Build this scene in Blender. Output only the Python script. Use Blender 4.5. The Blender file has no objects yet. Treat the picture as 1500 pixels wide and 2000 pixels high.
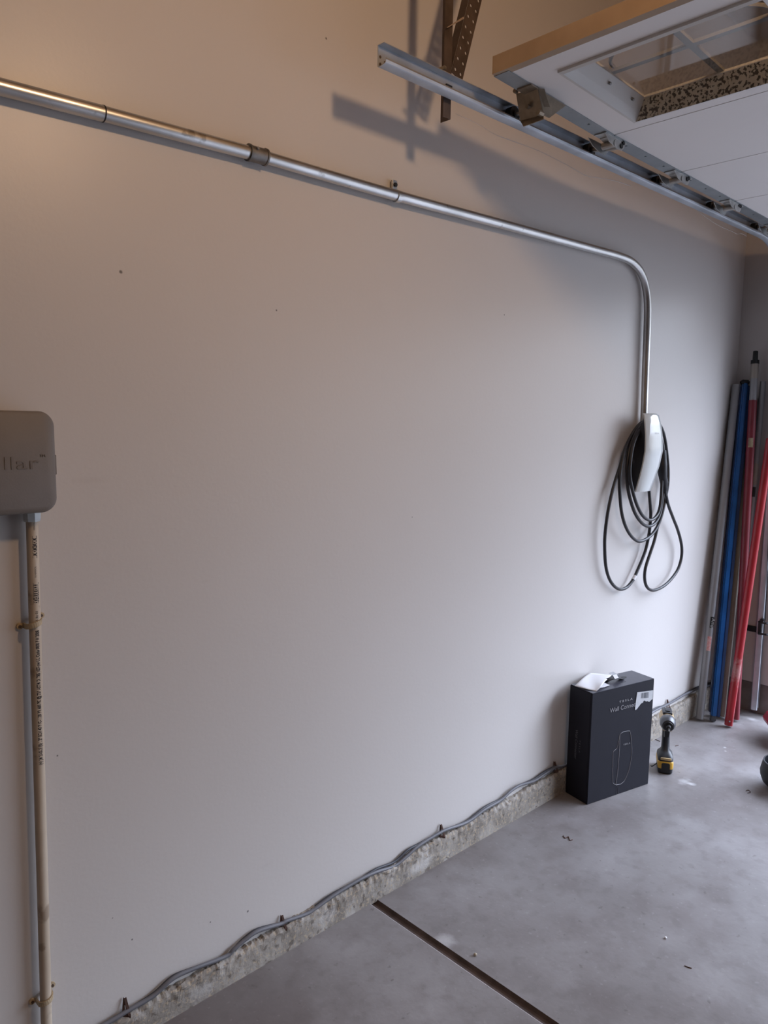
import bpy, bmesh, math, random
from mathutils import Vector, Matrix, noise
random.seed(7)
S = bpy.context.scene
COL = S.collection
V = Vector
# ------------------------------------------------------------------ camera
YAW, PITCH, ROLL, FPX, H = 0.760127367, 0.121644954, -0.0141773, 1481.94, 1.5
fw = V((math.sin(YAW)*math.cos(PITCH), math.cos(YAW)*math.cos(PITCH), -math.sin(PITCH)))
r0 = V((math.cos(YAW), -math.sin(YAW), 0)); d0 = fw.cross(r0)
cr, sr = math.cos(ROLL), math.sin(ROLL)
rt = cr*r0 + sr*d0; dn = -sr*r0 + cr*d0
cam = bpy.data.objects.new('camera', bpy.data.cameras.new('camera')); COL.objects.link(cam)
cam.data.sensor_fit = 'VERTICAL'; cam.data.sensor_height = 24.0
cam.data.lens = FPX/2000.0*24.0
cam.data.clip_start = 0.02
m = Matrix((( rt.x, -dn.x, -fw.x, 0), (rt.y, -dn.y, -fw.y, 0), (rt.z, -dn.z, -fw.z, H), (0, 0, 0, 1)))
cam.matrix_world = m
S.camera = cam
# ------------------------------------------------------------------ world, lights, exposure
S.view_settings.view_transform = 'Standard'; S.view_settings.look = 'None'
S.view_settings.gamma = 1.0; S.view_settings.use_curve_mapping = False
S.view_settings.exposure = 0.0
SKY = 3.2; LAMP = 17.3
w = bpy.data.worlds.new('overcast_sky'); S.world = w; w.use_nodes = True
nt = w.node_tree; bg = nt.nodes['Background']
tc = nt.nodes.new('ShaderNodeTexCoord'); sx = nt.nodes.new('ShaderNodeSeparateXYZ')
rp = nt.nodes.new('ShaderNodeValToRGB')
nt.links.new(tc.outputs['Generated'], sx.inputs[0]); nt.links.new(sx.outputs['Z'], rp.inputs[0])
rp.color_ramp.elements[0].position = 0.08; rp.color_ramp.elements[0].color = (0.17, 0.18, 0.20, 1)
e_ = rp.color_ramp.elements.new(0.42); e_.color = (0.60, 0.68, 0.85, 1)
rp.color_ramp.elements[-1].position = 0.8
rp.color_ramp.elements[-1].color = (0.71, 0.80, 1.0, 1)
# the overcast is brighter on the side where the sun stands behind the cloud
dt = nt.nodes.new('ShaderNodeVectorMath'); dt.operation = 'DOT_PRODUCT'; dt.inputs[1].default_value = V((0.62, -0.56, 0.58)).normalized()
nt.links.new(tc.outputs['Generated'], dt.inputs[0])
mrw = nt.nodes.new('ShaderNodeMapRange'); mrw.inputs['From Min'].default_value = 0.66; mrw.inputs['From Max'].default_value = 1.0
mrw.inputs['To Min'].default_value = 0.36*SKY; mrw.inputs['To Max'].default_value = 6.5*SKY
nt.links.new(dt.outputs['Value'], mrw.inputs['Value']); nt.links.new(mrw.outputs[0], bg.inputs['Strength'])
nt.links.new(rp.outputs[0], bg.inputs['Color'])
# light portal over the open garage doorway (guides sky sampling only)
pl = bpy.data.lights.new('doorway_portal', 'AREA'); pl.shape = 'RECTANGLE'; pl.size = 2.2; pl.size_y = 4.85
pl.cycles.is_portal = True
po = bpy.data.objects.new('doorway_portal', pl); COL.objects.link(po)
po.location = (4.16, -1.1, 1.10); po.rotation_euler = (0, math.radians(90), 0)

# ------------------------------------------------------------------ helpers
def ray(px, py):
    return (rt*((px-750)/FPX) + dn*((py-1000)/FPX) + fw)
EYE = V((0, 0, H))
def hit(px, py, p, n):
    d = ray(px, py); p = V(p); n = V(n)
    return EYE + d*((p-EYE).dot(n)/d.dot(n))
def aty(px, py, Y): return hit(px, py, (0, Y, 0), (0, 1, 0))
def atx(px, py, X): return hit(px, py, (X, 0, 0), (1, 0, 0))
def atz(px, py, Z): return hit(px, py, (0, 0, Z), (0, 0, 1))

def obj(name, bm, mt, parent=None, smooth=False, local=False, recalc=True):
    if recalc: bmesh.ops.recalc_face_normals(bm, faces=bm.faces[:])
    me = bpy.data.meshes.new(name); bm.to_mesh(me); bm.free()
    mts = mt if isinstance(mt, (list, tuple)) else [mt]
    for x in mts: me.materials.append(x)
    if smooth:
        for p in me.polygons: p.use_smooth = True
        try: me.set_sharp_from_angle(angle=math.radians(38))
        except Exception: pass
    o = bpy.data.objects.new(name, me); COL.objects.link(o)
    if parent is not None:
        o.parent = parent
        if not local: o.matrix_parent_inverse = world_of(parent).inverted()
    return o
def world_of(p):
    mt = p.matrix_basis.copy()
    if p.parent is not None: mt = world_of(p.parent) @ p.matrix_parent_inverse @ mt
    return mt
def tag(o, label, cat, group=None):
    o['label'] = label; o['category'] = cat
    if group: o['group'] = group
    return o
def thing(name, label, cat, loc=(0, 0, 0), rz=0.0, group=None):
    o = bpy.data.objects.new(name, None); COL.objects.link(o)
    o.empty_display_size = 0.05
    o.location = loc; o.rotation_euler = (0, 0, rz)
    return tag(o, label, cat, group)
def struct(o): o['kind'] = 'structure'; return o

def box(bm, a, b, bev=0.0, seg=2):
    r = bmesh.ops.create_cube(bm, size=1.0)
    a = V(a); b = V(b); c = (a+b)/2; s = b-a
    for v in r['verts']: v.co = V((v.co.x*s.x, v.co.y*s.y, v.co.z*s.z)) + c
    if bev > 0:
        es = list({e for v in r['verts'] for e in v.link_edges})
        bmesh.ops.bevel(bm, geom=es, offset=bev, segments=seg, profile=0.5, affect='EDGES')
def frame_of(t, up=None):
    t = t.normalized(); up = V(up) if up is not None else (V((0, 0, 1)) if abs(t.z) < 0.9 else V((0, 1, 0)))
    a = t.cross(up).normalized(); b = a.cross(t).normalized()
    return a, b
def beam(bm, p0, p1, w, d, up=None, bev=0.0):
    p0 = V(p0); p1 = V(p1); t = p1-p0; a, b = frame_of(t, up)
    vs = []
    for p in (p0, p1):
        for s, q in ((-1, -1), (1, -1), (1, 1), (-1, 1)):
            vs.append(bm.verts.new(p + a*(s*w/2) + b*(q*d/2)))
    fs = [(0, 1, 2, 3), (7, 6, 5, 4)] + [(i, i+4, (i+1) % 4+4, (i+1) % 4) for i in range(4)]
    F = [bm.faces.new([vs[i] for i in f]) for f in fs]
    if bev > 0:
        es = list({e for f in F for e in f.edges})
        bmesh.ops.bevel(bm, geom=es, offset=bev, segments=2, affect='EDGES')
def tube(bm, pts, r, seg=14, cap=True):
    pts = [V(p) for p in pts]; n = len(pts)
    rr = r if isinstance(r, (list, tuple)) else [r]*n
    rings = []; t0 = (pts[1]-pts[0]).normalized(); a, b = frame_of(t0)
    for i, p in enumerate(pts):
        t = (pts[min(i+1, n-1)]-pts[max(i-1, 0)]).normalized()
        a = (a - t*a.dot(t)).normalized(); b = t.cross(a).normalized()
        rings.append([bm.verts.new(p + (a*math.cos(k*2*math.pi/seg) + b*math.sin(k*2*math.pi/seg))*rr[i]) for k in range(seg)])
    for i in range(n-1):
        for k in range(seg):
            bm.faces.new((rings[i][k], rings[i][(k+1) % seg], rings[i+1][(k+1) % seg], rings[i+1][k]))
    if cap:
        bm.faces.new(rings[0][::-1]); bm.faces.new(rings[-1])
def spline(P, n=6):
    P = [V(p) for p in P]; out = []
    for i in range(len(P)-1):
        p0 = P[max(i-1, 0)]; p1 = P[i]; p2 = P[i+1]; p3 = P[min(i+2, len(P)-1)]
        for k in range(n):
            t = k/n
            out.append(0.5*((2*p1) + (p2-p0)*t + (2*p0-5*p1+4*p2-p3)*t*t + (3*p1-p0-3*p2+p3)*t**3))
    out.append(P[-1]); return out
def cyl(bm, p0, p1, r, seg=16, r1=None):
    tube(bm, [p0, p1], [r, r if r1 is None else r1], seg)
def lathe(bm, prof, seg=28, at=(0, 0, 0)):
    at = V(at); rings = []
    for r, z in prof:
        rings.append([bm.verts.new(at+V((max(r, 1e-4)*math.cos(k*2*math.pi/seg), max(r, 1e-4)*math.sin(k*2*math.pi/seg), z))) for k in range(seg)])
    for i in range(len(rings)-1):
        for k in range(seg):
            bm.faces.new((rings[i][k], rings[i][(k+1) % seg], rings[i+1][(k+1) % seg], rings[i+1][k]))
    bm.faces.new(rings[0][::-1]); bm.faces.new(rings[-1])
def prism(bm, poly, off):
    """closed polygon (world points) swept by vector off"""
    off = V(off); A = [bm.verts.new(V(p)) for p in poly]; B = [bm.verts.new(V(p)+off) for p in poly]
    n = len(poly)
    bm.faces.new(A); bm.faces.new(B[::-1])
    for i in range(n): bm.faces.new((A[i], B[i], B[(i+1) % n], A[(i+1) % n]))
def loft(bm, rings, cap=True):
    R = [[bm.verts.new(V(p)) for p in r] for r in rings]; n = len(R[0])
    for i in range(len(R)-1):
        for k in range(n): bm.faces.new((R[i][k], R[i][(k+1) % n], R[i+1][(k+1) % n], R[i+1][k]))
    if cap: bm.faces.new(R[0][::-1]); bm.faces.new(R[-1])
def rrect(w, h, r, seg=6):
    out = []
    for cx, cy, a0 in ((w/2-r, h/2-r, 0), (-w/2+r, h/2-r, 90), (-w/2+r, -h/2+r, 180), (w/2-r, -h/2+r, 270)):
        for k in range(seg+1):
            a = math.radians(a0+90*k/seg); out.append((cx+r*math.cos(a), cy+r*math.sin(a)))
    return out
def text_mesh(s, size, extrude=0.0, bold=0.0, space=1.0):
    c = bpy.data.curves.new('lettering', 'FONT'); c.body = s; c.size = size; c.extrude = extrude
    c.offset = bold; c.space_character = space; c.resolution_u = 3
    o = bpy.data.objects.new('lettering_tmp', c); COL.objects.link(o)
    bpy.context.view_layer.update()
    me = bpy.data.meshes.new_from_object(o.evaluated_get(bpy.context.evaluated_depsgraph_get()))
    COL.objects.unlink(o); bpy.data.objects.remove(o)
    return me
def text(name, s, size, origin, right, up, mt, parent, extrude=0.0003, bold=0.0, space=1.0, width=None, warp=None):
    me = text_mesh(s, size, extrude, bold, space)
    right = V(right).normalized(); up = V(up).normalized(); nn = right.cross(up)
    xs = [v.co.x for v in me.vertices]; sc = 1.0
    if width: sc = width/(max(xs)-min(xs))
    for v in me.vertices:
        x, y, z = v.co.x*sc, v.co.y, v.co.z
        v.co = warp(x, y, z) if warp else V(origin)+right*x+up*y+nn*z
    me.materials.clear(); me.materials.append(mt)
    o = bpy.data.objects.new(name, me); COL.objects.link(o)
    if parent: o.parent = parent; o.matrix_parent_inverse = world_of(parent).inverted()
    return o

# ------------------------------------------------------------------ materials
def mat(name, col, rough=0.6, metal=0.0, var=0.0, vscale=8.0, bump=0.0, bscale=60.0, col2=None, spec=0.5, coat=0.0):
    mt = bpy.data.materials.new(name); mt.use_nodes = True; n = mt.node_tree.nodes; L = mt.node_tree.links
    p = n['Principled BSDF']; p.inputs['Roughness'].default_value = rough; p.inputs['Metallic'].default_value = metal
    p.inputs['Specular IOR Level'].default_value = spec; p.inputs['Coat Weight'].default_value = coat
    t = n.new('ShaderNodeTexCoord')
    nz = n.new('ShaderNodeTexNoise'); nz.inputs['Scale'].default_value = vscale; nz.inputs['Detail'].default_value = 6
    L.new(t.outputs['Object'], nz.inputs['Vector'])
    r = n.new('ShaderNodeValToRGB'); r.color_ramp.elements[0].position = 0.32; r.color_ramp.elements[1].position = 0.68
    c2 = col2 if col2 else tuple(min(1, c*(1+var)) for c in col); c1 = col if col2 else tuple(c*(1-var) for c in col)
    r.color_ramp.elements[0].color = (*c1, 1); r.color_ramp.elements[1].color = (*c2, 1)
    L.new(nz.outputs['Fac'], r.inputs[0]); L.new(r.outputs[0], p.inputs['Base Color'])
    if bump > 0:
        nb = n.new('ShaderNodeTexNoise'); nb.inputs['Scale'].default_value = bscale; nb.inputs['Detail'].default_value = 4
        L.new(t.outputs['Object'], nb.inputs['Vector'])
        b = n.new('ShaderNodeBump'); b.inputs['Strength'].default_value = bump; b.inputs['Distance'].default_value = 0.002
        L.new(nb.outputs['Fac'], b.inputs['Height']); L.new(b.outputs['Normal'], p.inputs['Normal'])
    mt['ramp'] = r.name
    return mt
def overlay(mt, col, build):
    """mix a fixed stain colour over the base colour; build(nodes, links, coord) returns a mask socket"""
    n = mt.node_tree.nodes; L = mt.node_tree.links; p = n['Principled BSDF']
    src = p.inputs['Base Color'].links[0].from_socket
    t = n.new('ShaderNodeTexCoord')
    k = build(n, L, t.outputs['Object'])
    mx = n.new('ShaderNodeMix'); mx.data_type = 'RGBA'; mx.inputs[7].default_value = (*col, 1)
    L.new(k, mx.inputs[0]); L.new(src, mx.inputs[6]); L.new(mx.outputs[2], p.inputs['Base Color'])
def blob(pos, rad, soft=0.4, ns=25.0, na=0.5, power=1.0, scl=(1, 1, 1)):
    def f(n, L, co):
        s = n.new('ShaderNodeVectorMath'); s.operation = 'SUBTRACT'; s.inputs[1].default_value = pos; L.new(co, s.inputs[0])
        s2 = n.new('ShaderNodeVectorMath'); s2.operation = 'MULTIPLY'; s2.inputs[1].default_value = scl; L.new(s.outputs[0], s2.inputs[0])
        ln = n.new('ShaderNodeVectorMath'); ln.operation = 'LENGTH'; L.new(s2.outputs[0], ln.inputs[0])
        nz = n.new('ShaderNodeTexNoise'); nz.inputs['Scale'].default_value = ns; nz.inputs['Detail'].default_value = 5; L.new(co, nz.inputs['Vector'])
        ad = n.new('ShaderNodeMath'); ad.operation = 'MULTIPLY_ADD'; ad.inputs[1].default_value = rad*na*2; L.new(nz.outputs['Fac'], ad.inputs[0])
        L.new(ln.outputs['Value'], ad.inputs[2])
        mr = n.new('ShaderNodeMapRange'); mr.inputs['From Min'].default_value = rad*(1+na); mr.inputs['From Max'].default_value = rad*(1+na)*(1-soft)
        mr.inputs['To Max'].default_value = power
        L.new(ad.outputs[0], mr.inputs['Value']); return mr.outputs[0]
    return f
def speck(scale, thr, power=0.8, soft=0.06):
    def f(n, L, co):
        nz = n.new('ShaderNodeTexNoise'); nz.inputs['Scale'].default_value = scale; nz.inputs['Detail'].default_value = 6; L.new(co, nz.inputs['Vector'])
        mr = n.new('ShaderNodeMapRange'); mr.inputs['From Min'].default_value = thr; mr.inputs['From Max'].default_value = thr+soft
        mr.inputs['To Max'].default_value = power
        L.new(nz.outputs['Fac'], mr.inputs['Value']); return mr.outputs[0]
    return f

M = {}
M['wall'] = mat('wall_paint', (0.61, 0.583, 0.562), rough=0.36, var=0.012, vscale=1.5, bump=0.12, bscale=110, spec=0.45)
for (px, py, rr) in ((733, 1696, 0.0035), (637, 75, 0.004), (236, 531, 0.005), (540, 606, 0.003), (112, 1476, 0.0025), (484, 1780, 0.004), (411, 1801, 0.0025), (258, 1835, 0.003), (220, 1793, 0.0018), (1256, 1102, 0.003), (805, 1010, 0.0025), (985, 615, 0.003)):
    p = aty(px, py, 1.632); overlay(M['wall'], (0.08, 0.07, 0.065), blob(tuple(p), rr, 0.5, 200, 0.2, 0.85))
for (px, py, rr, pw) in ((175, 938, 0.05, 0.16), (400, 1135, 0.02, 0.12), (520, 1690, 0.03, 0.12)):
    p = aty(px, py, 1.632); overlay(M['wall'], (0.38, 0.34, 0.31), blob(tuple(p), rr, 0.9, 90, 0.3, pw, (1, 1, 5)))
M['wall_plain'] = mat('interior_paint', (0.22, 0.18, 0.155), rough=0.7, var=0.02, vscale=1.2)
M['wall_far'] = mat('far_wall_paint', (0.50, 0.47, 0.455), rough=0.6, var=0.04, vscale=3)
M['ceiling'] = mat('ceiling_paint', (0.34, 0.265, 0.205), rough=0.8, var=0.02, vscale=1.2)
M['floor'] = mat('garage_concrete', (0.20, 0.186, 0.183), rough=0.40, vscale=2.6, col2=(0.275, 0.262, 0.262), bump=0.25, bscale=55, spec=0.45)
overlay(M['floor'], (0.13, 0.105, 0.10), speck(1.9, 0.47, 0.55, 0.22))
overlay(M['floor'], (0.15, 0.13, 0.125), speck(7.0, 0.49, 0.45, 0.18))
overlay(M['floor'], (0.42, 0.41, 0.42), speck(4.3, 0.52, 0.35, 0.25))
overlay(M['floor'], (0.40, 0.39, 0.39), speck(60.0, 0.62, 0.25, 0.1))
overlay(M['floor'], (0.11, 0.095, 0.09), speck(38.0, 0.66, 0.5))
overlay(M['floor'], (0.13, 0.115, 0.11), speck(22.0, 0.52, 0.25, 0.14))
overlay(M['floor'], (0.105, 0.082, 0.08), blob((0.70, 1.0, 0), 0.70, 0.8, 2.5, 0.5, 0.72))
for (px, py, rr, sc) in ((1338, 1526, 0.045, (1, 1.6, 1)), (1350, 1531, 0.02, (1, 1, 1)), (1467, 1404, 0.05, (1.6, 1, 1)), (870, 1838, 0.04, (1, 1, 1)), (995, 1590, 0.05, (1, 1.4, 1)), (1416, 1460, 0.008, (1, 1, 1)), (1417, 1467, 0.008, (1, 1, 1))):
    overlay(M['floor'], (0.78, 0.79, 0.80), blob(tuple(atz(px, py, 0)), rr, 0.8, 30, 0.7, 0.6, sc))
M['groove_edge'] = mat('groove_edge', (0.38, 0.36, 0.35), rough=0.8, var=0.25, vscale=40)
M['groove'] = mat('groove_dirt', (0.095, 0.072, 0.065), rough=0.9, var=0.3, vscale=25)
M['curb'] = mat('curb_concrete', (0.215, 0.192, 0.165), rough=0.88, vscale=14, col2=(0.35, 0.325, 0.29), bump=0.9, bscale=90, spec=0.25)
overlay(M['curb'], (0.52, 0.50, 0.47), speck(17, 0.56, 0.5, 0.12))
overlay(M['curb'], (0.46, 0.37, 0.26), speck(110, 0.56, 0.6, 0.05))
overlay(M['curb'], (0.12, 0.10, 0.085), speck(48, 0.60, 0.75))
overlay(M['curb'], (0.62, 0.61, 0.60), blob(tuple(aty(815, 1695, 1.611)), 0.09, 0.8, 30, 0.8, 0.8, (1, 1, 3.5)))
overlay(M['curb'], (0.60, 0.59, 0.58), blob(tuple(aty(395, 1935, 1.611)), 0.06, 0.8, 40, 0.8, 0.7, (1, 1, 2)))
overlay(M['curb'], (0.60, 0.59, 0.58), blob(tuple(aty(640, 1790, 1.611)), 0.05, 0.8, 40, 0.8, 0.7, (1, 1, 2)))
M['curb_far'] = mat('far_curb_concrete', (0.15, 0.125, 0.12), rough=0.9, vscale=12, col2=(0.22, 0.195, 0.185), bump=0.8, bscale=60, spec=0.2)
M['emt'] = mat('galvanised_conduit', (0.50, 0.50, 0.49), rough=0.33, metal=1.0, vscale=7, col2=(0.66, 0.66, 0.655))
overlay(M['emt'], (0.22, 0.20, 0.18), speck(28, 0.66, 0.6))
M['emt_dark'] = mat('dull_coupling', (0.20, 0.19, 0.18), rough=0.5, metal=0.9, var=0.25, vscale=40)
M['galv'] = mat('galvanised_track', (0.47, 0.50, 0.54), rough=0.45, metal=0.75, var=0.16, vscale=9)
M['galv2'] = mat('galvanised_stile', (0.33, 0.36, 0.38), rough=0.46, metal=0.85, var=0.10, vscale=14)
M['hinge'] = mat('zinc_hinge', (0.42, 0.42, 0.41), rough=0.4, metal=0.9, var=0.2, vscale=30)
M['bronze'] = mat('yellow_zinc_bracket', (0.27, 0.225, 0.17), rough=0.5, metal=0.6, var=0.18, vscale=40)
M['angle'] = mat('brown_angle_iron', (0.115, 0.085, 0.07), rough=0.55, metal=0.5, var=0.25, vscale=20)
M['rust'] = mat('rusty_strap', (0.10, 0.055, 0.042), rough=0.85, metal=0.2, var=0.4, vscale=90)
M['black'] = mat('black_rubber', (0.012, 0.012, 0.014), rough=0.55, var=0.1)
M['roller'] = mat('black_nylon_roller', (0.015, 0.015, 0.016), rough=0.35, var=0.1)
M['door'] = mat('white_door_panel', (0.80, 0.775, 0.76), rough=0.55, var=0.015, vscale=3)
M['wood'] = mat('door_edge_wood', (0.33, 0.24, 0.165), rough=0.75, vscale=6, col2=(0.43, 0.32, 0.225))
M['frame'] = mat('white_window_frame', (0.62, 0.61, 0.59), rough=0.5, var=0.02)
M['mould'] = mat('mouldy_ledge', (0.52, 0.45, 0.34), rough=0.8, vscale=30, col2=(0.66, 0.61, 0.50))
overlay(M['mould'], (0.04, 0.03, 0.022), speck(120, 0.50, 0.9, 0.06))
M['muntin'] = mat('grey_muntin', (0.28, 0.27, 0.26), rough=0.6, var=0.05)
gl = bpy.data.materials.new('window_glass'); gl.use_nodes = True
gn = gl.node_tree.nodes; gp = gn['Principled BSDF']; gp.inputs['Transmission Weight'].default_value = 1.0
gp.inputs['Roughness'].default_value = 0.04; gp.inputs['IOR'].default_value = 1.45; gp.inputs['Base Color'].default_value = (0.80, 0.80, 0.80, 1)
M['glass'] = gl
M['pvc'] = mat('aged_pvc', (0.44, 0.36, 0.27), rough=0.5, vscale=6, col2=(0.58, 0.50, 0.40))
overlay(M['pvc'], (0.20, 0.14, 0.09), speck(16, 0.60, 0.55))
M['pvc_fit'] = mat('white_fitting', (0.62, 0.66, 0.67), rough=0.4, var=0.05)
M['strap'] = mat('pipe_strap_tan', (0.50, 0.40, 0.26), rough=0.55, var=0.15, vscale=60)
M['ink'] = mat('black_ink', (0.012, 0.01, 0.016), rough=0.7)
M['encl'] = mat('taupe_plastic', (0.165, 0.145, 0.13), rough=0.55, var=0.03, vscale=30, bump=0.1, bscale=300)
M['white_gloss'] = mat('white_glass_cover', (0.66, 0.70, 0.70), rough=0.06, var=0.01, coat=0.6)
M['body'] = mat('black_plastic_body', (0.012, 0.013, 0.018), rough=0.45, var=0.05)
M['cable'] = mat('black_cable_jacket', (0.022, 0.022, 0.026), rough=0.42, var=0.1)
M['grey_cable'] = mat('grey_cable_jacket', (0.13, 0.13, 0.145), rough=0.5, var=0.15)
M['dark_cable'] = mat('dark_cable_jacket', (0.035, 0.036, 0.045), rough=0.5, var=0.15)
M['carton'] = mat('black_carton', (0.011, 0.011, 0.018), rough=0.6, spec=0.25, var=0.06, vscale=20)
M['carton_top'] = mat('carton_top', (0.040, 0.040, 0.055), rough=0.42, var=0.06, vscale=20)
M['print'] = mat('grey_print', (0.27, 0.265, 0.28), rough=0.6)
M['print_dim'] = mat('dim_grey_print', (0.10, 0.10, 0.115), rough=0.6)
M['paper'] = mat('white_paper', (0.74, 0.74, 0.76), rough=0.7, var=0.02)
M['label'] = mat('white_label', (0.52, 0.53, 0.55), rough=0.55, var=0.06, vscale=70)
M['label_ink'] = mat('label_ink', (0.13, 0.14, 0.16), rough=0.6)
M['tape'] = mat('clear_tape', (0.30, 0.31, 0.33), rough=0.2, var=0.05)
M['yellow'] = mat('yellow_tool_plastic', (0.62, 0.36, 0.045), rough=0.42, var=0.08, vscale=30)
M['tooldark'] = mat('dark_tool_plastic', (0.022, 0.023, 0.027), rough=0.45, var=0.15, vscale=40)
M['toolgrey'] = mat('grey_tool_nose', (0.09, 0.092, 0.10), rough=0.35, metal=0.4, var=0.1, vscale=40)
M['tanplastic'] = mat('worn_yellow_plastic', (0.50, 0.36, 0.18), rough=0.5, var=0.15, vscale=60)
M['steel'] = mat('steel_bit', (0.35, 0.34, 0.33), rough=0.3, metal=1.0)
M['alu'] = mat('aluminium_pole', (0.27, 0.27, 0.28), rough=0.42, metal=0.25, var=0.08, vscale=6)
M['alu_tan'] = mat('tan_aluminium_pole', (0.30, 0.27, 0.235), rough=0.45, metal=0.25, var=0.12, vscale=6)
M['blue'] = mat('blue_pole_paint', (0.012, 0.085, 0.27), rough=0.3, var=0.18, vscale=10)
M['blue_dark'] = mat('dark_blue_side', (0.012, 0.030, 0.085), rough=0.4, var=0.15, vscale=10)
M['red'] = mat('red_pole_paint', (0.31, 0.018, 0.025), rough=0.3, var=0.12, vscale=9)
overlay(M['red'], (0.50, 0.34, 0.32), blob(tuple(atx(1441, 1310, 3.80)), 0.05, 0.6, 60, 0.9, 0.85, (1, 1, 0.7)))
M['reddull'] = mat('dull_red_pole_paint', (0.17, 0.018, 0.028), rough=0.4, var=0.12, vscale=9)
M['sticker'] = mat('yellow_sticker', (0.42, 0.36, 0.20), rough=0.6, vscale=70, col2=(0.22, 0.13, 0.10))
M['redsticker'] = mat('red_printed_sticker', (0.52, 0.16, 0.15), rough=0.6, vscale=120, col2=(0.58, 0.40, 0.38))
M['black_metal'] = mat('black_metal', (0.025, 0.027, 0.028), rough=0.45, metal=0.5, var=0.2, vscale=50)
M['plate'] = mat('painted_wall_plate', (0.25, 0.24, 0.23), rough=0.5, var=0.1, vscale=50)
M['redplastic'] = mat('dark_red_plastic', (0.26, 0.02, 0.04), rough=0.4, var=0.08)
M['blackplastic'] = mat('black_moulded_plastic', (0.008, 0.009, 0.013), rough=0.55, var=0.1)
M['drive'] = mat('driveway_concrete', (0.30, 0.285, 0.275), rough=0.85, var=0.08, vscale=3)
M['stone'] = mat('pebble_stone', (0.40, 0.34, 0.26), rough=0.8, var=0.2, vscale=200)
M['straw'] = mat('dry_straw', (0.30, 0.23, 0.18), rough=0.8, var=0.15, vscale=80)
M['wire'] = mat('pale_thin_wire', (0.45, 0.42, 0.40), rough=0.5, var=0.1)

# ------------------------------------------------------------------ setting
YW, XF = 1.632, 4.048
YC = 1.611
X0, Y0, ZC = -3.2, -3.9, 3.35
GX0, GX1 = 1.498, 1.528
bm = bmesh.new()
def quad(bm, a, b, c, d, mi=0):
    f = bm.faces.new([bm.verts.new(V(p)) for p in (a, b, c, d)]); f.material_index = mi
def fstrip(xa, za, xb, zb, mi=0): quad(bm, (xa, Y0, za), (xb, Y0, zb), (xb, YW+.1, zb), (xa, YW+.1, za), mi)
fstrip(X0-.1, 0, GX0-.0025, 0); fstrip(GX0-.0025, 0, GX0, -.001, 2); fstrip(GX0, -.001, GX0+.005, -.010, 1); fstrip(GX0+.005, -.010, GX1-.005, -.010, 1); fstrip(GX1-.005, -.010, GX1, 0, 1); fstrip(GX1, 0, 4.30, 0)
bmesh.ops.remove_doubles(bm, verts=bm.verts[:], dist=1e-5)
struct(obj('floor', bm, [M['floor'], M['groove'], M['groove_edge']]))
bm = bmesh.new(); box(bm, (X0-.1, YW, 0.0), (4.30, YW+.15, ZC)); struct(obj('wall_left', bm, M['wall']))
bm = bmesh.new()
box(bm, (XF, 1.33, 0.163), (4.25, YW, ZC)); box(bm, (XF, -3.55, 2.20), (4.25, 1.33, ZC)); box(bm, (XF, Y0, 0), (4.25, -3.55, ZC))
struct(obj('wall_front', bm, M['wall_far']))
bm = bmesh.new(); box(bm, (X0-.15, Y0, 0), (X0, YW, ZC)); struct(obj('wall_back', bm, M['wall_plain']))
bm = bmesh.new(); box(bm, (X0-.15, Y0-.15, 0), (4.25, Y0, ZC)); struct(obj('wall_right', bm, M['wall_plain']))
bm = bmesh.new(); box(bm, (X0-.15, Y0-.15, ZC), (4.25, YW+.15, ZC+.1)); struct(obj('ceiling', bm, M['ceiling']))
bm = bmesh.new(); quad(bm, (4.28, -14, -0.02), (26, -14, -0.02), (26, 14, -0.02), (4.28, 14, -0.02)); struct(obj('ground', bm, M['drive']))
# rough concrete curb under the long wall
def curbtop(x): return 0.076 + (x-0.7)*0.0139
bm = bmesh.new(); rows = []
xs = [-0.6+0.006*i for i in range(int((XF+0.01+0.6)/0.006)+1)]
for x in xs:
    top = curbtop(x) - 0.003 + 0.005*noise.noise(V((x*7, 0, 3))) + 0.004*noise.noise(V((x*30, 1, 3))) + 0.004*noise.noise(V((x*90, 2, 3)))
    col = []
    for k, fz in enumerate((-0.05, 0.15, .3, .45, .6, .72, .8, .87, .93, 0.97, 1.0)):
        z = top*fz; rough = 0.0008 if fz < .6 else (0.003 if fz < .85 else 0.006)
        y = YC + rough*noise.noise(V((x*60, z*60, 9))) + (0.0015*noise.noise(V((x*8, z*20, 4))) if fz > 0 else 0)
        if fz > 0.9: y += (fz-0.9)*0.07
        col.append(bm.verts.new((x, y, z)))
    for k, yy in enumerate((1.622, 1.634)):
        col.append(bm.verts.new((x, yy, top + 0.003*noise.noise(V((x*80, yy*80, 5))) - 0.001*k)))
    rows.append(col)
for i in range(len(rows)-1):
    for k in range(len(rows[0])-1):
        bm.faces.new((rows[i][k], rows[i+1][k], rows[i+1][k+1], rows[i][k+1]))
struct(obj('baseboard_left', bm, M['curb']))
bm = bmesh.new(); box(bm, (4.058, 1.33, -.02), (4.25, 1.64, 0.163)); struct(obj('baseboard_front', bm, M['curb_far']))

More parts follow.
